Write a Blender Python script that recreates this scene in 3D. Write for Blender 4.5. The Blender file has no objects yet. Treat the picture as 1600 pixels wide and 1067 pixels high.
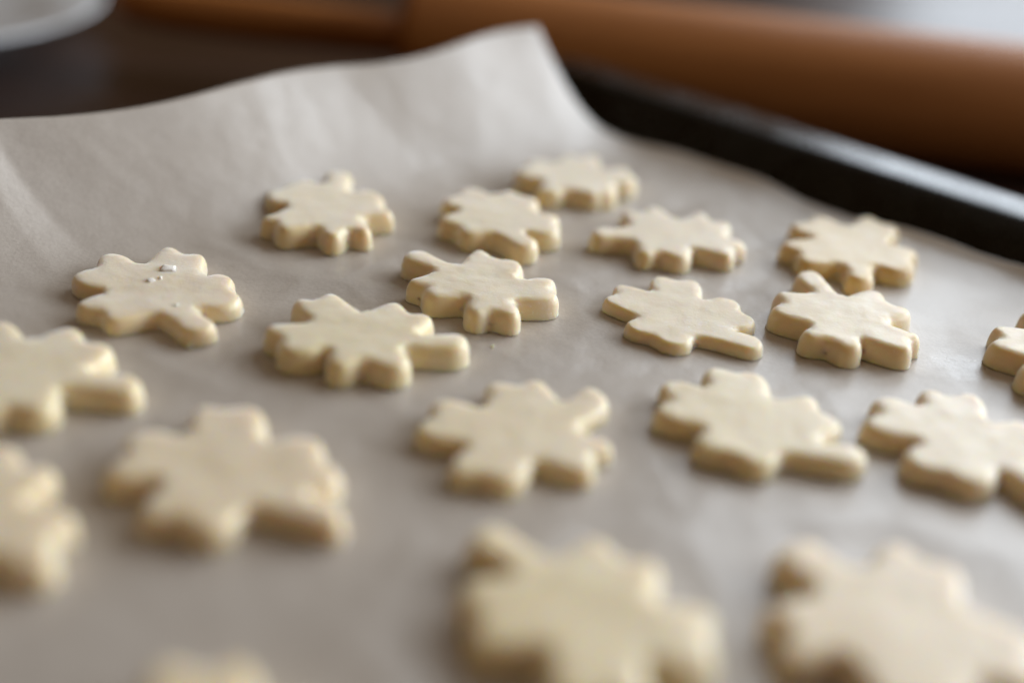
import bpy, bmesh, math, random
import numpy as np
from mathutils import Vector, Matrix, noise
from mathutils.geometry import delaunay_2d_cdt

random.seed(7)
rng = np.random.default_rng(7)
scene = bpy.context.scene
col = scene.collection
R = math.radians

# ------------------------------------------------------------------ camera
cam_data = bpy.data.cameras.new('camera')
cam = bpy.data.objects.new('camera', cam_data)
col.objects.link(cam)
scene.camera = cam
CAM_H = 0.172
cam.location = (0, 0, CAM_H)
cam.matrix_world = (Matrix.Translation((0, 0, CAM_H))
                    @ Matrix.Rotation(R(90 - 27.8), 4, 'X')
                    @ Matrix.Rotation(R(5.25), 4, 'Z'))
cam_data.sensor_width = 36.0
cam_data.lens = 36.0 * 1937.0 / 1600.0
cam_data.clip_start = 0.01
cam_data.clip_end = 50.0
cam_data.dof.use_dof = True
cam_data.dof.focus_distance = 0.384
cam_data.dof.aperture_fstop = 2.1

# ------------------------------------------------------------------ light
world = bpy.data.worlds.new('World')
scene.world = world
world.use_nodes = True
bg = world.node_tree.nodes['Background']
bg.inputs[0].default_value = (1.0, 0.55, 0.18, 1)
bg.inputs[1].default_value = 0.07

def area_lamp(name, loc, target, sx, sy, power, color):
    d = bpy.data.lights.new(name, 'AREA')
    d.shape = 'RECTANGLE'
    d.size, d.size_y, d.energy, d.color = sx, sy, power, color
    o = bpy.data.objects.new(name, d)
    col.objects.link(o)
    o.location = loc
    o.rotation_euler = (Vector(target) - Vector(loc)).to_track_quat('-Z', 'Y').to_euler()
    return o

# daylight: a low wide window on the right, a second one further off behind the table
area_lamp('window_light', (1.5, 0.75, 0.45), (0.0, 0.35, 0.05), 1.6, 0.9, 37, (0.76, 0.86, 1.0))
area_lamp('far_window_light', (1.05, 1.62, 0.88), (0.0, 0.35, 0.1), 1.5, 1.6, 30, (0.82, 0.91, 1.0))
# the pale ceiling hands some of that daylight down again
area_lamp('ceiling_bounce', (0.0, 0.2, 1.7), (0.0, 0.3, 0.0), 2.4, 2.4, 3.5, (1.0, 0.95, 0.88))

scene.view_settings.view_transform = 'Standard'
scene.view_settings.look = 'None'
scene.view_settings.exposure = 0.1
scene.view_settings.gamma = 1.0
scene.cycles.max_bounces = 10
scene.cycles.use_denoising = True

# ------------------------------------------------------------------ helpers
def new_mat(name):
    m = bpy.data.materials.new(name)
    m.use_nodes = True
    nt = m.node_tree
    return m, nt, nt.nodes['Principled BSDF']

def node(nt, kind, **kw):
    n = nt.nodes.new(kind)
    for k, v in kw.items():
        setattr(n, k, v)
    return n

def noise_tex(nt, vec, scale, detail=4, rough=0.55):
    n = node(nt, 'ShaderNodeTexNoise')
    n.inputs['Scale'].default_value = scale
    n.inputs['Detail'].default_value = detail
    n.inputs['Roughness'].default_value = rough
    nt.links.new(vec, n.inputs['Vector'])
    return n.outputs['Fac']

def ramp(nt, fac, stops):
    n = node(nt, 'ShaderNodeValToRGB')
    e = n.color_ramp.elements
    while len(e) < len(stops):
        e.new(0.5)
    for el, (p, c) in zip(e, stops):
        el.position = p
        el.color = c if len(c) == 4 else (*c, 1)
    nt.links.new(fac, n.inputs['Fac'])
    return n.outputs['Color']

def map_range(nt, val, a, b, c, d):
    n = node(nt, 'ShaderNodeMapRange')
    for i, v in zip((1, 2, 3, 4), (a, b, c, d)):
        n.inputs[i].default_value = v
    nt.links.new(val, n.inputs[0])
    return n.outputs[0]

def bump(nt, height, strength, dist, prev=None):
    n = node(nt, 'ShaderNodeBump')
    n.inputs['Strength'].default_value = strength
    n.inputs['Distance'].default_value = dist
    nt.links.new(height, n.inputs['Height'])
    if prev is not None:
        nt.links.new(prev, n.inputs['Normal'])
    return n.outputs['Normal']

def coords(nt, which='Object'):
    return node(nt, 'ShaderNodeTexCoord').outputs[which]

def mesh_obj(name, verts, faces, mat, parent=None, smooth=True):
    me = bpy.data.meshes.new(name)
    me.from_pydata([tuple(v) for v in verts], [], [tuple(f) for f in faces])
    me.update()
    bm = bmesh.new(); bm.from_mesh(me)
    bmesh.ops.recalc_face_normals(bm, faces=bm.faces)
    bm.to_mesh(me); bm.free()
    if smooth:
        me.polygons.foreach_set('use_smooth', [True] * len(me.polygons))
    me.materials.append(mat)
    o = bpy.data.objects.new(name, me)
    col.objects.link(o)
    if parent is not None:
        o.parent = parent
    return o

def empty(name, loc=(0, 0, 0)):
    o = bpy.data.objects.new(name, None)
    o.empty_display_size = 0.02
    o.location = loc
    col.objects.link(o)
    return o

def tag(o, label, cat, group=None):
    o['label'] = label
    o['category'] = cat
    if group:
        o['group'] = group
    return o

# ------------------------------------------------------------------ materials
# parchment
m_paper, nt, p = new_mat('parchment')
v = coords(nt)
n1 = noise_tex(nt, v, 9.0, 3)
n2 = noise_tex(nt, v, 900.0, 3, 0.7)
c1 = ramp(nt, n1, [(0.3, (0.525, 0.455, 0.38)), (0.7, (0.585, 0.51, 0.43))])
mix = node(nt, 'ShaderNodeMix', data_type='RGBA', blend_type='MULTIPLY')
mix.inputs[0].default_value = 1.0
nt.links.new(c1, mix.inputs[6])
nt.links.new(ramp(nt, n2, [(0.3, (0.88, 0.87, 0.86)), (0.7, (1.0, 1.0, 1.0))]), mix.inputs[7])
nt.links.new(mix.outputs[2], p.inputs['Base Color'])
rgh = map_range(nt, noise_tex(nt, v, 22.0, 4), 0.35, 0.65, 0.30, 0.44)
# a buttery, crinkled patch of the sheet near the right edge
dist = node(nt, 'ShaderNodeVectorMath', operation='DISTANCE')
nt.links.new(v, dist.inputs[0])
dist.inputs[1].default_value = (0.1368, 0.3370, 0.0)
wob = node(nt, 'ShaderNodeMath', operation='MULTIPLY_ADD')
nt.links.new(noise_tex(nt, v, 140.0, 3), wob.inputs[0])
wob.inputs[1].default_value = 0.016
nt.links.new(dist.outputs['Value'], wob.inputs[2])
spot = map_range(nt, wob.outputs[0], 0.012, 0.019, 1.0, 0.0)
rm = node(nt, 'ShaderNodeMix', data_type='FLOAT')
nt.links.new(spot, rm.inputs[0])
nt.links.new(rgh, rm.inputs[2])
rm.inputs[3].default_value = 0.2
nt.links.new(rm.outputs[0], p.inputs['Roughness'])
p.inputs['Specular IOR Level'].default_value = 0.8
nrm = bump(nt, n2, 0.3, 0.0003)
nrm = bump(nt, noise_tex(nt, v, 120.0, 4), 0.4, 0.0006, nrm)
nrm = bump(nt, noise_tex(nt, v, 34.0, 2), 0.35, 0.003, nrm)
cm = node(nt, 'ShaderNodeMath', operation='MULTIPLY')
nt.links.new(spot, cm.inputs[0])
nt.links.new(noise_tex(nt, v, 420.0, 4, 0.65), cm.inputs[1])
nrm = bump(nt, cm.outputs[0], 0.5, 0.0005, nrm)
nt.links.new(nrm, p.inputs['Normal'])

# raw dough
m_dough, nt, p = new_mat('raw_dough')
v = coords(nt)
nt.links.new(ramp(nt, noise_tex(nt, v, 60.0, 4), [(0.3, (0.79, 0.625, 0.35)), (0.7, (0.83, 0.68, 0.42))]), p.inputs['Base Color'])
bc = p.inputs['Base Color'].links[0].from_socket
fm = node(nt, 'ShaderNodeMath', operation='MULTIPLY')
nt.links.new(map_range(nt, noise_tex(nt, v, 1100.0, 2, 0.6), 0.60, 0.72, 0.0, 1.0), fm.inputs[0])
nt.links.new(map_range(nt, noise_tex(nt, v, 55.0, 3), 0.48, 0.66, 0.0, 0.75), fm.inputs[1])
mx = node(nt, 'ShaderNodeMix', data_type='RGBA')
nt.links.new(fm.outputs[0], mx.inputs[0])
nt.links.new(bc, mx.inputs[6])
mx.inputs[7].default_value = (0.88, 0.85, 0.82, 1)
nt.links.new(mx.outputs[2], p.inputs['Base Color'])
oi = node(nt, 'ShaderNodeObjectInfo')
tint = node(nt, 'ShaderNodeMix', data_type='RGBA', blend_type='MULTIPLY')
tint.inputs[0].default_value = 1.0
nt.links.new(mx.outputs[2], tint.inputs[6])
nt.links.new(oi.outputs['Color'], tint.inputs[7])
nt.links.new(tint.outputs[2], p.inputs['Base Color'])
p.inputs['Sheen Weight'].default_value = 0.8
p.inputs['Sheen Roughness'].default_value = 0.5
p.inputs['Subsurface Weight'].default_value = 1.0
p.inputs['Subsurface Radius'].default_value = (1.0, 0.7, 0.2)
p.inputs['Subsurface Scale'].default_value = 0.004
nt.links.new(map_range(nt, noise_tex(nt, v, 150.0, 4), 0.35, 0.65, 0.36, 0.54), p.inputs['Roughness'])
p.inputs['Specular IOR Level'].default_value = 0.75
nrm = bump(nt, noise_tex(nt, v, 1500.0, 3, 0.6), 0.3, 0.0002)
nrm = bump(nt, noise_tex(nt, v, 260.0, 4), 0.3, 0.0005, nrm)
vor = node(nt, 'ShaderNodeTexVoronoi')
vor.inputs['Scale'].default_value = 420.0
nt.links.new(v, vor.inputs['Vector'])
nrm = bump(nt, map_range(nt, vor.outputs['Distance'], 0.0, 0.22, 0.0, 1.0), 0.12, 0.0003, nrm)
nt.links.new(nrm, p.inputs['Normal'])

m_flour, nt, p = new_mat('flour')
p.inputs['Base Color'].default_value = (0.95, 0.87, 0.76, 1)
p.inputs['Roughness'].default_value = 0.9
p.inputs['Specular IOR Level'].default_value = 0.2
nt.links.new(bump(nt, noise_tex(nt, coords(nt), 2500.0, 3), 0.6, 0.0003), p.inputs['Normal'])

# dark coated steel of the tray
m_tray, nt, p = new_mat('dark_coated_steel')
v = coords(nt)
nt.links.new(ramp(nt, noise_tex(nt, v, 70.0, 5), [(0.3, (0.006, 0.0055, 0.005)), (0.75, (0.016, 0.015, 0.014))]), p.inputs['Base Color'])
nt.links.new(map_range(nt, noise_tex(nt, v, 45.0, 5, 0.65), 0.35, 0.7, 0.17, 0.38), p.inputs['Roughness'])
p.inputs['Specular IOR Level'].default_value = 0.45

# rolling pin wood: grain stretched along the pin
m_pin, nt, p = new_mat('oiled_beech')
mp = node(nt, 'ShaderNodeMapping')
mp.inputs['Scale'].default_value = (4.0, 60.0, 60.0)
nt.links.new(coords(nt), mp.inputs['Vector'])
nt.links.new(ramp(nt, noise_tex(nt, mp.outputs[0], 1.6, 6, 0.6), [(0.25, (0.33, 0.112, 0.022)), (0.75, (0.48, 0.18, 0.042))]), p.inputs['Base Color'])
p.inputs['Roughness'].default_value = 0.5
p.inputs['Specular IOR Level'].default_value = 0.35

# table
m_table, nt, p = new_mat('dark_stained_wood')
mp = node(nt, 'ShaderNodeMapping')
mp.inputs['Scale'].default_value = (3.0, 26.0, 10.0)
mp.inputs['Rotation'].default_value = (0, 0, R(20))
nt.links.new(coords(nt), mp.inputs['Vector'])
g = noise_tex(nt, mp.outputs[0], 1.4, 6, 0.6)
nt.links.new(ramp(nt, g, [(0.25, (0.022, 0.010, 0.006)), (0.75, (0.055, 0.026, 0.016))]), p.inputs['Base Color'])
nt.links.new(map_range(nt, g, 0.3, 0.7, 0.3, 0.42), p.inputs['Roughness'])

m_china, nt, p = new_mat('white_glaze')
p.inputs['Base Color'].default_value = (0.78, 0.78, 0.77, 1)
p.inputs['Roughness'].default_value = 0.15

# ------------------------------------------------------------------ table
Z_TABLE = -0.026
tb = mesh_obj('table', [(-1.6, -0.4, Z_TABLE), (1.6, -0.4, Z_TABLE), (1.6, 1.6, Z_TABLE), (-1.6, 1.6, Z_TABLE)], [(0, 1, 2, 3)], m_table)
tb['kind'] = 'structure'

# ------------------------------------------------------------------ tray
# tray frame: A runs along the far right wall, B along the far left wall
ORG = np.array([0.03411, 0.53436, 0.0])
AX = np.array([0.7602, -0.6496, 0.0])
BX = np.array([-0.6496, -0.7602, 0.0])
def tw(a, b, z=0.0):
    return ORG + a * AX + b * BX + np.array([0, 0, z])

TA0, TB0, TA1, TB1 = -0.052, -0.003, 0.40, 0.40
def rounded_rect(off, rad, n=9):
    a0, b0, a1, b1 = TA0 - off, TB0 - off, TA1 + off, TB1 + off
    pts = []
    for (ca, cb, st) in ((a0 + rad, b0 + rad, 180), (a1 - rad, b0 + rad, 270), (a1 - rad, b1 - rad, 0), (a0 + rad, b1 - rad, 90)):
        for i in range(n):
            t = R(st + 90 * i / (n - 1))
            pts.append((ca + rad * math.cos(t), cb + rad * math.sin(t)))
    return pts

def strip(profile):
    """closed rings through (offset, corner radius, z) triples"""
    vs, fs = [], []
    n = 36
    for off, rad, z in profile:
        vs += [tw(a, b, z) for a, b in rounded_rect(off, rad)]
    for k in range(len(profile) - 1):
        for i in range(n):
            j = (i + 1) % n
            fs.append((k * n + i, k * n + j, (k + 1) * n + j, (k + 1) * n + i))
    return vs, fs

tray = tag(empty('baking_tray', tuple(tw(0.17, 0.19, Z_TABLE))), 'dark non-stick metal baking tray under the parchment, rim showing beside the rolling pin', 'baking tray')
inv = Vector(tw(0.17, 0.19, Z_TABLE))
def under(o, parent):
    o.parent = parent
    o.matrix_parent_inverse = Matrix.Translation(-Vector(parent.location))
    return o
vs, fs = strip([(-0.001, 0.020, Z_TABLE + 0.0002), (0.0, 0.021, -0.004), (0.0, 0.021, -0.0012)])
n = 36
fs.append(tuple(range(2 * n, 3 * n)))
fs.append(tuple(range(n - 1, -1, -1)))
under(mesh_obj('tray_base', vs, fs, m_tray, smooth=False), tray)
vs, fs = strip([(0.0005, 0.021, -0.0010), (0.002, 0.023, 0.0012), (0.0045, 0.025, 0.006), (0.0085, 0.029, 0.0145), (0.0098, 0.030, 0.0158)])
under(mesh_obj('tray_wall', vs, fs, m_tray), tray)
vs, fs = strip([(0.0100, 0.030, 0.0160), (0.0112, 0.031, 0.0166), (0.0130, 0.033, 0.0168), (0.030, 0.055, 0.0166), (0.0335, 0.059, 0.0160), (0.0350, 0.060, 0.0142), (0.0343, 0.060, 0.0128), (0.032, 0.058, 0.0126), (0.0125, 0.033, 0.0140)])
under(mesh_obj('tray_rim', vs, fs, m_tray), tray)

# ------------------------------------------------------------------ cookies: outlines (mm on the paper), thickness first
COOKIES = {
    'A': (5.49, [(-84.7,309.0), (-89.6,305.2), (-101.9,312.5), (-111.8,307.1), (-117.2,311.5), (-125.5,314.8), (-121.3,324.3), (-132.6,331.6), (-128.8,340.0), (-128.2,350.4), (-116.9,345.5), (-112.6,358.7), (-105.5,355.6), (-99.5,355.2), (-94.6,341.5), (-89.5,342.4), (-85.8,334.4), (-81.7,324.8), (-91.5,319.3)]),
    'B': (7.51, [(-73.5,434.5), (-66.4,434.6), (-62.2,415.2), (-53.6,417.1), (-49.0,403.9), (-45.5,398.4), (-54.0,392.8), (-50.1,381.3), (-57.7,382.2), (-62.0,374.8), (-67.9,380.4), (-78.1,376.5), (-83.2,382.8), (-88.4,384.5), (-83.0,398.4), (-90.5,404.0), (-87.0,414.9), (-83.2,423.6), (-74.1,420.7)]),
    'C': (7.11, [(5.1,385.8), (0.9,381.9), (-11.0,390.2), (-18.1,388.4), (-22.5,394.7), (-28.8,399.7), (-23.1,409.3), (-29.3,415.5), (-25.4,422.9), (-20.9,431.5), (-12.5,427.1), (-6.6,432.9), (-1.5,429.1), (4.7,425.4), (5.6,413.2), (11.5,411.9), (11.7,405.1), (11.5,395.6), (0.2,396.0)]),
    'D': (6.89, [(10.8,436.3), (5.8,436.7), (3.8,447.0), (-3.7,452.1), (-0.6,462.3), (2.5,469.8), (9.8,470.2), (14.2,479.3), (20.4,478.4), (27.2,479.9), (31.3,466.2), (37.9,469.2), (40.5,463.7), (41.8,455.7), (35.2,449.9), (33.5,442.4), (28.4,438.3), (23.5,436.9), (16.7,438.3)]),
    'E': (6.59, [(25.0,396.7), (26.2,406.0), (36.1,410.7), (35.8,422.7), (42.3,425.1), (48.2,430.8), (56.0,421.6), (64.3,429.7), (68.6,422.8), (74.7,419.9), (74.1,408.2), (78.1,403.1), (73.2,397.1), (70.9,391.4), (58.9,394.2), (55.6,386.8), (47.3,389.0), (40.6,386.9), (37.8,396.2)]),
    'F': (6.61, [(118.4,383.5), (111.6,381.7), (109.5,391.9), (97.8,391.9), (96.2,400.2), (92.2,408.0), (102.5,414.8), (97.8,424.7), (104.3,430.3), (110.7,437.1), (118.5,430.0), (128.4,441.2), (133.3,436.5), (138.4,431.2), (132.5,415.9), (139.5,411.3), (136.5,403.5), (133.2,393.3), (122.1,393.4)]),
    'G': (7.34, [(-37.7,364.1), (-33.4,371.1), (-20.4,363.2), (-14.2,375.0), (-7.8,370.4), (0.5,367.7), (0.5,356.1), (11.0,357.5), (10.9,350.6), (12.2,344.0), (-0.2,339.0), (0.5,330.2), (-6.8,331.4), (-12.5,329.1), (-15.4,338.3), (-24.9,337.1), (-28.9,343.7), (-34.0,347.4), (-28.3,356.2)]),
    'H': (7.45, [(-13.5,314.3), (-13.7,305.9), (-29.8,302.6), (-29.1,292.4), (-39.8,294.0), (-47.4,290.0), (-49.9,298.3), (-60.5,294.8), (-64.6,302.4), (-69.2,308.3), (-59.2,314.1), (-65.1,325.7), (-59.1,328.6), (-55.1,333.2), (-43.9,324.1), (-36.2,330.8), (-30.8,325.4), (-23.7,322.7), (-26.3,312.1)]),
    'I': (4.16, [(73.8,335.5), (73.3,328.7), (53.8,332.1), (49.2,326.7), (41.8,331.4), (34.5,335.7), (38.1,341.2), (28.1,352.0), (31.7,357.4), (32.8,365.0), (43.1,362.2), (45.4,373.4), (51.8,372.1), (58.6,372.7), (59.5,359.1), (68.8,361.3), (71.1,353.1), (74.0,345.6), (67.0,339.9)]),
    'J': (7.30, [(91.4,377.7), (98.3,384.4), (105.4,366.6), (117.1,371.8), (119.3,363.7), (125.4,357.9), (117.0,349.9), (125.0,340.7), (120.5,338.0), (117.6,330.8), (104.0,335.1), (101.0,328.6), (94.2,333.1), (87.4,334.3), (90.2,341.3), (80.4,348.6), (83.8,357.0), (84.4,364.4), (94.6,367.4)]),
    'K': (7.32, [(163.8,366.2), (170.6,366.5), (173.8,354.7), (183.9,355.6), (186.2,347.6), (190.1,340.5), (182.5,334.5), (188.0,324.1), (182.2,319.9), (177.5,313.9), (168.9,320.7), (160.9,313.3), (155.7,318.9), (149.9,324.0), (154.0,331.8), (145.6,338.4), (149.9,346.2), (151.5,353.6), (161.9,355.5)]),
    'L': (5.17, [(22.4,295.2), (27.3,286.1), (19.6,273.4), (27.4,266.1), (22.4,261.1), (21.2,252.9), (7.8,254.7), (3.3,246.0), (-4.4,247.2), (-11.5,248.1), (-9.5,260.3), (-21.2,264.2), (-18.5,272.4), (-17.9,280.3), (-6.6,279.6), (-5.1,291.3), (2.3,291.7), (8.7,295.3), (15.9,286.0)]),
    'M': (5.67, [(93.0,275.3), (90.6,267.2), (70.9,268.2), (65.1,262.9), (57.6,266.8), (49.4,269.2), (52.0,277.9), (40.3,282.8), (43.6,290.9), (43.4,301.0), (54.9,299.1), (56.3,310.7), (63.9,310.1), (71.1,309.6), (73.2,297.1), (83.5,299.9), (85.1,292.1), (89.4,285.6), (81.4,275.6)]),
    'N': (5.84, [(141.8,263.1), (136.0,259.3), (127.2,271.0), (120.4,262.8), (111.9,266.5), (103.7,270.8), (108.8,281.1), (96.3,286.2), (100.8,293.8), (103.5,302.6), (114.1,300.6), (117.3,309.4), (123.9,307.9), (132.1,309.4), (132.6,295.4), (142.7,296.2), (143.6,288.0), (146.4,279.9), (137.5,274.8)]),
    'O': (6.29, [(-35.8,228.3), (-34.2,221.7), (-55.3,224.3), (-60.2,214.9), (-69.2,218.3), (-77.6,218.5), (-76.6,232.1), (-89.2,231.7), (-88.0,240.7), (-88.6,250.4), (-76.6,251.1), (-77.3,264.3), (-70.4,264.6), (-62.4,266.2), (-57.0,251.7), (-46.3,255.3), (-42.3,246.5), (-36.9,238.4), (-45.6,231.4)]),
    'P': (6.88, [(-95.8,275.1), (-94.1,268.2), (-112.0,265.8), (-111.8,256.2), (-121.1,255.0), (-128.5,251.6), (-133.2,260.8), (-145.2,257.1), (-148.4,263.9), (-153.7,270.1), (-144.9,277.7), (-151.1,287.5), (-144.2,291.9), (-139.5,298.3), (-129.3,290.1), (-121.6,297.9), (-114.6,291.8), (-106.4,287.9), (-108.3,276.8)]),
    'Q': (6.82, [(-136.8,231.7), (-131.8,236.3), (-121.7,229.4), (-115.8,239.2), (-107.7,232.0), (-100.4,230.1), (-102.7,219.4), (-91.0,215.3), (-92.7,208.4), (-90.3,197.6), (-103.4,200.4), (-104.6,189.6), (-112.2,190.4), (-119.2,189.3), (-122.7,200.6), (-132.3,199.4), (-134.5,207.3), (-138.6,214.6), (-130.8,221.0)]),
    'R': (7.77, [(-5.8,217.9), (-0.1,225.2), (12.6,216.0), (21.6,223.5), (28.2,217.4), (36.3,215.2), (35.3,203.5), (45.4,202.2), (45.0,195.2), (43.9,184.8), (32.0,184.6), (30.4,172.8), (22.2,173.9), (14.5,172.8), (10.7,185.2), (-0.9,185.3), (-1.9,192.7), (-5.6,202.3), (2.9,208.2)]),
    'S': (7.19, [(62.2,223.5), (71.0,231.8), (81.2,223.1), (90.1,232.7), (97.1,227.4), (103.9,223.5), (102.4,213.5), (113.7,204.1), (111.0,196.2), (110.6,187.2), (97.8,187.8), (95.2,175.2), (86.4,177.0), (78.1,176.4), (70.2,192.6), (59.5,190.2), (61.9,199.0), (58.0,204.8), (67.5,211.8)]),
    'T': (6.76, [(-21.0,135.9), (-25.3,130.6), (-36.3,135.9), (-42.2,127.8), (-49.8,131.3), (-57.7,133.0), (-57.2,142.7), (-68.7,145.4), (-68.0,152.5), (-69.4,160.0), (-60.4,161.7), (-60.3,172.9), (-51.3,173.1), (-43.8,175.7), (-37.2,164.4), (-30.2,167.1), (-26.8,159.7), (-21.8,153.1), (-28.5,145.5)]),
}
LABELS = {
    'A': 'clover cookie with white flour flakes lying on its top',
    'B': 'soft-focus clover cookie nearest the tall parchment flap, its stem pointing up and away',
    'C': 'clover cookie touching in front of the farthest cookie, stem towards the viewer',
    'D': 'farthest clover cookie, nearest the tray corner, small and blurred',
    'E': 'clover cookie in the back row with its stem pointing left, beside the yellowish one',
    'F': 'yellowish clover cookie closest to the black tray wall, stem overlapping the cookie in front',
    'G': 'sharp clover cookie in the centre with its stem pointing up left',
    'H': 'thick clover cookie in front of the centre one, stem pointing right',
    'I': 'thin flat sharp clover cookie with a long stem pointing right',
    'J': 'thick glossy clover cookie with grainy top right under the yellowish one, stem pointing away',
    'K': 'clover cookie cut off by the right picture edge beside the crinkled shiny paper',
    'L': 'clover cookie in the middle of the sheet with its stem pointing up right',
    'M': 'clover cookie in front of the thin flat one, broad stem pointing right',
    'N': 'pale bluish-lit clover cookie cut by the right picture edge above the bottom corner one',
    'O': 'blurred broad clover cookie front left with a square back leaf',
    'P': 'clover cookie cut by the left edge, stem pointing right under the floured one',
    'Q': 'blurred clover cookie half out of the picture at lower left',
    'R': 'large blurred clover cookie at bottom centre',
    'S': 'large blurred clover cookie in the bottom right corner',
    'T': 'sliver of a blurred clover cookie at the bottom edge, front left',
}

def catmull(pts, per=8):
    P = np.asarray(pts, float); n = len(P); out = []
    for i in range(n):
        p0, p1, p2, p3 = P[i - 1], P[i], P[(i + 1) % n], P[(i + 2) % n]
        def tj(t, a, b): return t + max(np.linalg.norm(b - a), 1e-6) ** 0.5
        t0 = 0; t1 = tj(t0, p0, p1); t2 = tj(t1, p1, p2); t3 = tj(t2, p2, p3)
        for t in np.linspace(t1, t2, per, endpoint=False):
            a1 = (t1 - t) / (t1 - t0) * p0 + (t - t0) / (t1 - t0) * p1
            a2 = (t2 - t) / (t2 - t1) * p1 + (t - t1) / (t2 - t1) * p2
            a3 = (t3 - t) / (t3 - t2) * p2 + (t - t2) / (t3 - t2) * p3
            b1 = (t2 - t) / (t2 - t0) * a1 + (t - t0) / (t2 - t0) * a2
            b2 = (t3 - t) / (t3 - t1) * a2 + (t - t1) / (t3 - t1) * a3
            out.append((t2 - t) / (t2 - t1) * b1 + (t - t1) / (t2 - t1) * b2)
    return np.array(out)

def resample(P, n):
    Q = np.vstack([P, P[:1]])
    s = np.concatenate([[0], np.cumsum(np.linalg.norm(np.diff(Q, axis=0), axis=1))])
    u = np.linspace(0, s[-1], n, endpoint=False)
    return np.stack([np.interp(u, s, Q[:, k]) for k in (0, 1)], 1)

def smooth_ring(P, it, w=0.5):
    for _ in range(it):
        P = P * (1 - w) + w * 0.5 * (np.roll(P, 1, 0) + np.roll(P, -1, 0))
    return P

def limit_curvature(P, rc=0.0033, rv=0.0008, it=160):
    """dough cannot hold sharp corners: flow tips sharper than rc inwards and clefts sharper than rv outwards"""
    if np.sum(P[:, 0] * np.roll(P[:, 1], -1) - np.roll(P[:, 0], -1) * P[:, 1]) < 0:
        P = P[::-1].copy()
    n0 = np.roll(P, -3, 0) - np.roll(P, 3, 0)
    n0 /= np.linalg.norm(n0, axis=1)[:, None]
    P = P + np.stack([n0[:, 1], -n0[:, 0]], 1) * 0.0009
    for _ in range(it):
        P = resample(P, 260)
        a, c = np.roll(P, 2, 0), np.roll(P, -2, 0)
        u, v = P - a, c - P
        cr = u[:, 0] * v[:, 1] - u[:, 1] * v[:, 0]
        lu, lv, lw = (np.linalg.norm(q, axis=1) for q in (u, v, c - a))
        k = 2 * cr / (lu * lv * lw + 1e-12)
        ex = np.clip(k - 1 / rc, 0, 900) - np.clip(-k - 1 / rv, 0, 900)
        t = (c - a) / lw[:, None]
        nr = np.stack([t[:, 1], -t[:, 0]], 1)
        P = P - nr * (ex * 1.0e-7)[:, None]
        P = smooth_ring(P, 1, 0.008)
    return P

def outline(kp):
    kp = np.asarray(kp, float) * 1e-3
    mid = kp[2:].mean(0)
    for i in (2, 6, 10, 14, 18):           # clefts cut a little deeper than their visible rounded edge
        dv = mid - kp[i]
        kp[i] = kp[i] + dv / np.linalg.norm(dv) * 0.0011
    for i in (4, 8, 12, 16):
        dv = mid - kp[i]
        kp[i] = kp[i] + dv / np.linalg.norm(dv) * 0.0003
    c = [2, 6, 10, 14, 18]
    seq = []
    s1, s2 = kp[0], kp[1]
    # the stem: two corners with a rounded end between them
    tip = (s1 + s2) / 2
    base = (kp[18] + kp[2]) / 2
    ax = (tip - base) / np.linalg.norm(tip - base)
    wd = np.linalg.norm(s1 - s2)
    if wd < 0.0086:                       # never thinner than the cutter's stem
        d = (s1 - s2) / wd
        s1, s2 = tip + d * 0.0043, tip - d * 0.0043
    seq += [s1 - ax * 0.55 * max(0.003, float((s1 - kp[18]) @ ax)), s1 - ax * 0.0012, tip + ax * 0.0012, s2 - ax * 0.0012, s2 - ax * 0.55 * max(0.003, float((s2 - kp[2]) @ ax))]
    for L in range(4):
        i = 2 + 4 * L
        c0, a, n_, b, c1 = kp[i], kp[i + 1], kp[i + 2], kp[i + 3], kp[i + 4]
        w = np.linalg.norm(a - b); d = (a - b) / w
        out = n_ - (c0 + c1) / 2; out = out / np.linalg.norm(out)
        seq.append(c0)
        seq.append(a - out * 0.42 * max(0.002, float((a - c0) @ out)) + d * 0.10 * w)
        seq.append(a)
        seq.append(a * 0.62 + n_ * 0.38 + out * 0.09 * w)
        seq.append(n_)
        seq.append(b * 0.62 + n_ * 0.38 + out * 0.09 * w)
        seq.append(b)
        seq.append(b - out * 0.42 * max(0.002, float((b - c1) @ out)) - d * 0.10 * w)
    seq.append(kp[18])
    # round the corners off, pulling the control points out so that the curve still meets them
    ctrl = np.array(seq); goal = ctrl.copy()
    for _ in range(4):
        raw = catmull(ctrl)
        P = resample(raw, 320)
        step = np.linalg.norm(P[1] - P[0])
        P = smooth_ring(P, int((0.0009 / step) ** 2 / 0.25) + 1)
        err = np.array([g - P[np.argmin(((P - g) ** 2).sum(1))] for g in goal])
        ctrl = ctrl + 0.55 * err
    P = resample(P, 260)
    P = limit_curvature(P)
    if np.sum(P[:, 0] * np.roll(P[:, 1], -1) - np.roll(P[:, 0], -1) * P[:, 1]) < 0:
        P = P[::-1]
    return P

def normals(P):
    t = np.roll(P, -3, 0) - np.roll(P, 3, 0)
    t /= np.linalg.norm(t, axis=1)[:, None] + 1e-12
    return np.stack([t[:, 1], -t[:, 0]], 1)       # outward for a CCW ring

def fbm(x, y, z, s, oct=3):
    return noise.fractal(Vector((x * s, y * s, z)), 1.0, 2.0, oct)

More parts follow.
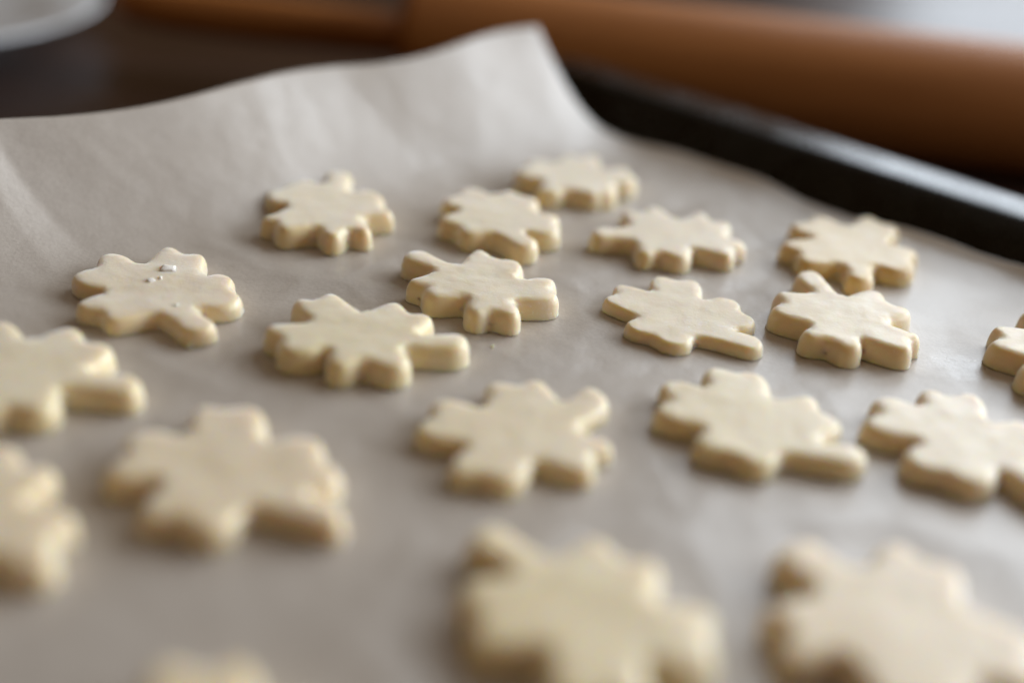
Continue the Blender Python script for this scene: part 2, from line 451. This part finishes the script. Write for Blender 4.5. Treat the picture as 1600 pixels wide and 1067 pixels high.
centres = {}
def make_cookie(key, idx):
    t, kp = COOKIES[key]
    t *= 1e-3
    P = outline(kp)
    cen = P.mean(0)
    centres[key] = (cen, P[::4].copy())
    P = P - cen
    sd = idx * 7.31
    N = len(P)
    nrm = normals(P)
    rag = np.array([fbm(x, y, sd, 350, 4) for x, y in P])
    wob = np.array([fbm(x, y, sd + 3, 140, 2) for x, y in P])
    rings = []
    fl = np.clip(0.25 + 0.9 * rag, 0.0, 1.2)
    rings.append((P - nrm * 0.0002, np.full(N, 0.00015)))
    rings.append((P + nrm * (0.00040 * fl)[:, None], 0.0003 + 0.0003 * np.clip(rag, 0, 1)))
    zs = t * 0.26
    rings.append((P + nrm * (0.00012 * fl)[:, None], np.full(N, min(0.0009, 0.55 * zs))))
    rr = min(0.0023, 0.38 * t)            # how far in the rounded shoulder reaches
    def prof(d):
        k = min(1.0, d / rr)
        return zs + (t - zs) * math.sqrt(max(0.0, 1 - (1 - k) ** 2))
    rings.append((P + nrm * (0.00018 * wob)[:, None], np.full(N, 0.78 * zs)))
    rings.append((P + nrm * (0.00015 * wob)[:, None], np.full(N, zs)))
    rin = 0.0014
    Q = P.copy(); steps = 7
    us = [1 - math.cos(math.pi / 2 * k / steps) for k in range(1, steps + 1)]
    prev = 0
    for u in us:
        for _ in range(2):
            Q = Q - normals(Q) * ((u - prev) * rin / 2)
            Q = smooth_ring(Q, 1, 0.35)
        prev = u
        dd = [np.sqrt(((P - q) ** 2).sum(1)).min() for q in Q]
        rings.append((Q.copy(), np.array([prof(d) for d in dd])))
    verts, faces = [], []
    def zt(x, y, z):
        # gentle unevenness, fading out towards the base
        k = max(0.0, z / t) ** 2
        return z + k * (0.00025 * fbm(x, y, sd + 11, 70, 2) + 0.00012 * fbm(x, y, sd + 17, 260, 2))
    for Pk, zk in rings:
        verts += [(x, y, zt(x, y, z)) for (x, y), z in zip(Pk, zk)]
    K = len(rings)
    for k in range(K - 1):
        for i in range(N):
            j = (i + 1) % N
            faces.append((k * N + i, k * N + j, (k + 1) * N + j, (k + 1) * N + i))
    faces.append(tuple(range(N - 1, -1, -1)))
    # top: triangulated with interior points that swell a little towards the middle
    last = rings[-1][0]
    pts = []
    st = 0.0017
    mn, mx = last.min(0), last.max(0)
    for gy in np.arange(mn[1], mx[1], st):
        for gx in np.arange(mn[0], mx[0], st):
            q = np.array([gx, gy]) + rng.uniform(-0.35, 0.35, 2) * st
            d = np.sqrt(((last - q) ** 2).sum(1)).min()
            if d < 0.0009:
                continue
            d = np.sqrt(((P - q) ** 2).sum(1)).min()
            x1, y1 = last[:, 0], last[:, 1]; x2, y2 = np.roll(x1, -1), np.roll(y1, -1)
            c = ((y1 > q[1]) != (y2 > q[1])) & (q[0] < (x2 - x1) * (q[1] - y1) / (y2 - y1 + 1e-15) + x1)
            if c.sum() % 2:
                pts.append((q[0], q[1], d))
    v2 = [Vector((a, b)) for a, b in last] + [Vector((a, b)) for a, b, _ in pts]
    ov, oe, of, orig, _, _ = delaunay_2d_cdt(v2, [], [tuple(range(N))], 1, 1e-7)
    base = (K - 1) * N
    remap = {}
    for i, src in enumerate(orig):
        if src and src[0] < N:
            remap[i] = base + src[0]
        else:
            x, y = ov[i]
            d = pts[src[0] - N][2] if src else rin
            remap[i] = len(verts)
            z = prof(d)
            verts.append((x, y, zt(x, y, z)))
    for f in of:
        faces.append(tuple(remap[i] for i in f))
    o = mesh_obj('clover_cookie', verts, faces, m_dough)
    o.location = (cen[0], cen[1], 0.0001)
    rr_ = random.Random(idx * 3 + 1)
    o.color = (0.94, 0.84, 0.60, 1) if key == 'F' else (1.0, rr_.uniform(0.975, 1.0), rr_.uniform(0.93, 1.0), 1)
    tag(o, LABELS[key], 'cookie', 'unbaked clover cookies on the parchment')
    return o

for idx, key in enumerate(COOKIES):
    make_cookie(key, idx)

# ------------------------------------------------------------------ parchment
def tin(n, lo, hi, amp):
    """random facets: a triangulated net of points with random heights"""
    rng = np.random.default_rng(n)
    g = int(math.sqrt(n))
    pts = []
    for i in range(g + 1):
        for j in range(g + 1):
            pts.append((lo + (hi - lo) * (i + rng.uniform(-0.45, 0.45)) / g, lo + (hi - lo) * (j + rng.uniform(-0.45, 0.45)) / g))
    hs = rng.normal(0, amp, len(pts))
    ov, oe, of, orig, _, _ = delaunay_2d_cdt([Vector(q) for q in pts], [], [], 0, 1e-6)
    V = np.array([tuple(q) for q in ov]); Hh = np.array([hs[o[0]] for o in orig])
    def f(X, Y):
        Zv = np.zeros_like(X)
        for tri in of:
            (x1, y1), (x2, y2), (x3, y3) = V[list(tri)]
            m = (X >= min(x1, x2, x3)) & (X <= max(x1, x2, x3)) & (Y >= min(y1, y2, y3)) & (Y <= max(y1, y2, y3))
            if not m.any():
                continue
            den = (y2 - y3) * (x1 - x3) + (x3 - x2) * (y1 - y3)
            if abs(den) < 1e-12:
                continue
            x, y = X[m], Y[m]
            l1 = ((y2 - y3) * (x - x3) + (x3 - x2) * (y - y3)) / den
            l2 = ((y3 - y1) * (x - x3) + (x1 - x3) * (y - y3)) / den
            l3 = 1 - l1 - l2
            inside = (l1 >= -1e-6) & (l2 >= -1e-6) & (l3 >= -1e-6)
            z = l1 * Hh[tri[0]] + l2 * Hh[tri[1]] + l3 * Hh[tri[2]]
            tmp = Zv[m]; tmp[inside] = z[inside]; Zv[m] = tmp
        return Zv
    return f

def sstep(x, a, b):
    t = np.clip((x - a) / (b - a), 0, 1)
    return t * t * (3 - 2 * t)

NB, NF, NU = 330, 300, 60
bs = 0.0015 + (np.linspace(0, 1, NB) ** 1.15) * 0.41
def foot(b): return -0.001 - 0.15 * (b - 0.01) - 0.007 * np.exp(-b / 0.025)
def top_a(b): return -0.034 - 0.10 * (b - 0.01) - 0.002 * np.sin(b * 55)
def top_z(b): return 0.0385 - 0.014 * (b - 0.01) - 0.0022 * sstep(b, 0.04, 0.11) + 0.0012 * np.sin(b * 48 + 0.6)
AA = np.zeros((NB, NU + NF)); ZZ = np.zeros_like(AA); BB = np.repeat(bs[:, None], NU + NF, 1)
us = np.linspace(1, 0, NU)
af, at, zt_ = foot(bs)[:, None], top_a(bs)[:, None], top_z(bs)[:, None]
u = us[None]
q0, q1, q2, q3 = (1 - u) ** 3, 3 * u * (1 - u) ** 2, 3 * u * u * (1 - u), u ** 3
AA[:, :NU] = q0 * (af + 0.04) + q1 * (af + 0.012) + q2 * (af - 0.002) + q3 * at
ZZ[:, :NU] = q2 * 0.012 + q3 * zt_
s = np.linspace(0, 1, NF + 1)[1:][None]
AA[:, NU:] = (af + 0.04) + s * (0.41 - (af + 0.04))
# the right edge of the flap leans back a little and the free edge curls up along the far wall
edge_wave = 0.0035 + 0.0022 * np.sin(AA * 38 + 0.4) + 0.0012 * np.sin(AA * 97)
curl = np.exp(-(BB - 0.0015) / 0.006)
ZZ += np.where(ZZ < 0.004, 1, 0) * np.clip(edge_wave, 0.0008, 1) * curl * sstep(AA, 0.0, 0.05)
BB = BB + 0.010 * (1 - sstep(AA, 0.0, 0.06)) * np.exp(-BB / 0.03)
XY = ORG[None, None, :2] + AA[..., None] * AX[:2] + BB[..., None] * BX[:2]
X, Y = XY[..., 0], XY[..., 1]
# the dough presses the sheet flat under and close around each cookie
near = np.full(X.shape, 1.0)
for c, ring in centres.values():
    m = np.hypot(X - c[0], Y - c[1]) < 0.06
    pts = np.stack([X[m], Y[m]], 1)
    d = np.sqrt(((pts[:, None] - ring[None]) ** 2).sum(-1)).min(1)
    d[np.hypot(pts[:, 0] - c[0], pts[:, 1] - c[1]) < 0.019] = 0.0
    near[m] = np.minimum(near[m], d)
flat = 0.6 * sstep(near, 0.002, 0.024)
coarse, fine = tin(140, -0.3, 0.75, 0.0021), tin(1100, -0.3, 0.75, 0.00045)
Hc = coarse(X, Y) + 0.7 * fine(X, Y)
big = np.array([[noise.noise(Vector((x * 16, y * 16, 2.7))) for x, y in zip(rx, ry)] for rx, ry in zip(X, Y)])
wr = np.clip(Hc + 0.0006 * big, -0.0012, 0.0030) * flat
on_flap = np.zeros_like(ZZ); on_flap[:, :NU] = sstep(np.broadcast_to(u, (NB, NU)), 0.05, 0.5)
ZZ += wr * (1 - on_flap)
AA += on_flap * (1.5 * Hc + 0.004 * big)
XY = ORG[None, None, :2] + AA[..., None] * AX[:2] + BB[..., None] * BX[:2]
verts = np.concatenate([XY, ZZ[..., None]], -1).reshape(-1, 3)
W = NU + NF
faces = [(i * W + j, i * W + j + 1, (i + 1) * W + j + 1, (i + 1) * W + j) for i in range(NB - 1) for j in range(W - 1)]
paper = mesh_obj('parchment_paper', verts, faces, m_paper)
tag(paper, 'brown baking parchment lining the tray, standing up as a tall flap at the back left', 'baking paper')
md = paper.modifiers.new('thickness', 'SOLIDIFY'); md.thickness = 0.00008; md.offset = -1

# ------------------------------------------------------------------ flour flakes and crumbs
def flake(name, x, y, z, rx, ry, h, ang, seed, label, mat, cat='flour'):
    rr = random.Random(seed)
    n = 11
    ring = []
    for i in range(n):
        th = 2 * math.pi * i / n
        k = rr.uniform(0.72, 1.12)
        px, py = rx * k * math.copysign(abs(math.cos(th)) ** 0.6, math.cos(th)), ry * k * math.copysign(abs(math.sin(th)) ** 0.6, math.sin(th))
        ring.append((px * math.cos(ang) - py * math.sin(ang), px * math.sin(ang) + py * math.cos(ang)))
    vs = [(a, b, 0) for a, b in ring] + [(a * 0.97, b * 0.97, h * rr.uniform(0.5, 0.8)) for a, b in ring] + [(a * 0.7, b * 0.7, h * rr.uniform(0.85, 1.15)) for a, b in ring] + [(0, 0, h)]
    fs = []
    for k in range(2):
        fs += [(k * n + i, k * n + (i + 1) % n, (k + 1) * n + (i + 1) % n, (k + 1) * n + i) for i in range(n)]
    fs += [(2 * n + i, 2 * n + (i + 1) % n, 3 * n) for i in range(n)]
    fs.append(tuple(range(n - 1, -1, -1)))
    o = mesh_obj(name, vs, fs, mat)
    o.location = (x, y, z)
    return tag(o, label, cat, 'flour flakes and crumbs')
flake('flour_flake', -0.1072, 0.3422, 0.00560, 0.00270, 0.00230, 0.00070, 0.15, 3, 'largest squarish white flour flake on the floured cookie', m_flour, 'flour flake')
flake('flour_flake', -0.1097, 0.3334, 0.00560, 0.00130, 0.00120, 0.00060, 0.60, 4, 'small white flour flake left of the big one on the same cookie', m_flour, 'flour flake')
flake('flour_flake', -0.1074, 0.3354, 0.00560, 0.00050, 0.00080, 0.00050, 0.30, 5, 'tiny white flour speck just below the largest flake', m_flour, 'flour flake')
flake('flour_flake', -0.0981, 0.3190, 0.00560, 0.00080, 0.00060, 0.00030, 0.10, 6, 'faint flat flour fleck near the stem of the floured cookie', m_flour, 'flour flake')
flake('dough_crumb', -0.0902, 0.3040, 0.00020, 0.00110, 0.00070, 0.00120, 0.10, 7, 'pale dough crumb under the stem of the floured cookie', m_dough, 'crumb')
flake('dough_crumb', -0.0055, 0.3212, 0.00020, 0.00050, 0.00050, 0.00060, 0.10, 8, 'tiny crumb on the paper in front of the centre cookie', m_dough, 'crumb')
DUST = [(0.1005, 0.3223, 0.0200, 0.0060, 60), (0.0660, 0.3185, 0.0200, 0.0060, 30), (-0.0035, 0.3209, 0.0200, 0.0100, 40), (0.1196, 0.3153, 0.0200, 0.0120, 25), (-0.0752, 0.3382, 0.0120, 0.0120, 25), (-0.0358, 0.3707, 0.0200, 0.0150, 25)]

# fine flour grains strewn over the right half of the sheet
dv, df = [], []
octa = [(1, 0, 0), (0, 1, 0), (-1, 0, 0), (0, -1, 0), (0, 0, 1), (0, 0, -1)]
octf = [(0, 1, 4), (1, 2, 4), (2, 3, 4), (3, 0, 4), (1, 0, 5), (2, 1, 5), (3, 2, 5), (0, 3, 5)]
PV = verts[:, :2]; PZ = verts[:, 2]
for cx, cy, sx, sy, n in DUST:
    for _ in range(n):
        x, y = random.gauss(cx, sx), random.gauss(cy, sy)
        i = int(np.argmin((PV[:, 0] - x) ** 2 + (PV[:, 1] - y) ** 2))
        r = random.choice((0.00005, 0.00006, 0.00007, 0.00012))
        k0 = len(dv)
        dv += [(x + r * a * random.uniform(0.6, 1.3), y + r * b_ * random.uniform(0.6, 1.3), PZ[i] + r * 0.6 + r * 0.7 * c) for a, b_, c in octa]
        df += [tuple(k0 + q for q in f) for f in octf]
dust = mesh_obj('flour_dust', dv, df, m_flour)
dust['kind'] = 'stuff'
dust['label'] = 'fine pale flour grains scattered on the parchment'

# ------------------------------------------------------------------ rolling pin
def lathe_x(profile, n=48):
    vs, fs = [], []
    for x, r in profile:
        vs += [(x, r * math.cos(2 * math.pi * i / n), r * math.sin(2 * math.pi * i / n)) for i in range(n)]
    for k in range(len(profile) - 1):
        fs += [(k * n + i, k * n + (i + 1) % n, (k + 1) * n + (i + 1) % n, (k + 1) * n + i) for i in range(n)]
    fs.append(tuple(range(n)))
    fs.append(tuple(range((len(profile) - 1) * n + n - 1, (len(profile) - 1) * n - 1, -1)))
    return vs, fs
PR = 0.0321
P0 = np.array([-0.0676, 0.6428]); P1 = np.array([0.2435, 0.6109])
dr = (P1 - P0) / np.linalg.norm(P1 - P0)
pin = empty('rolling_pin', (P0[0], P0[1], Z_TABLE + PR))
pin.rotation_euler = (0, 0, math.atan2(dr[1], dr[0]))
tag(pin, 'large brown wooden rolling pin lying behind the tray', 'rolling pin')
BL = 0.44
vs, fs = lathe_x([(0, PR * 0.86), (0.0012, PR * 0.94), (0.004, PR * 0.99), (0.008, PR), (BL - 0.008, PR), (BL - 0.004, PR * 0.99), (BL, PR * 0.9)])
mesh_obj('barrel', vs, fs, m_pin, pin)
hp = [(-0.0005, 0.0095), (-0.003, 0.0108), (-0.02, 0.0112), (-0.05, 0.0116), (-0.085, 0.0122), (-0.130, 0.0118), (-0.150, 0.0100), (-0.158, 0.0062), (-0.160, 0.0025)]
vs, fs = lathe_x(hp)
mesh_obj('handle', vs, fs, m_pin, pin)
vs, fs = lathe_x([(BL - x, r) for x, r in hp])
mesh_obj('handle', vs, fs, m_pin, pin)

# ------------------------------------------------------------------ white bowl
def lathe_z(profile, n=64):
    vs, fs = [], []
    for r, z in profile:
        vs += [(r * math.cos(2 * math.pi * i / n), r * math.sin(2 * math.pi * i / n), z) for i in range(n)]
    for k in range(len(profile) - 1):
        fs += [(k * n + i, k * n + (i + 1) % n, (k + 1) * n + (i + 1) % n, (k + 1) * n + i) for i in range(n)]
    return vs, fs
plate = tag(empty('plate', (-0.366, 0.675, Z_TABLE)), 'white plate on the dark table in the far left corner', 'plate')
vs, fs = lathe_z([(0.0005, 0.002), (0.05, 0.002), (0.052, 0.0), (0.058, 0.0), (0.061, 0.003), (0.085, 0.0085), (0.116, 0.0185), (0.1185, 0.0205), (0.115, 0.0212), (0.084, 0.0125), (0.074, 0.008), (0.0005, 0.0065)])
mesh_obj('plate_body', vs, fs, m_china, plate)
vs, fs = lathe_z([(0.1180, 0.0204), (0.1195, 0.0202), (0.1205, 0.0212), (0.1198, 0.0222), (0.1182, 0.0222), (0.1165, 0.0216)])
mesh_obj('plate_rim', vs, fs, m_china, plate)
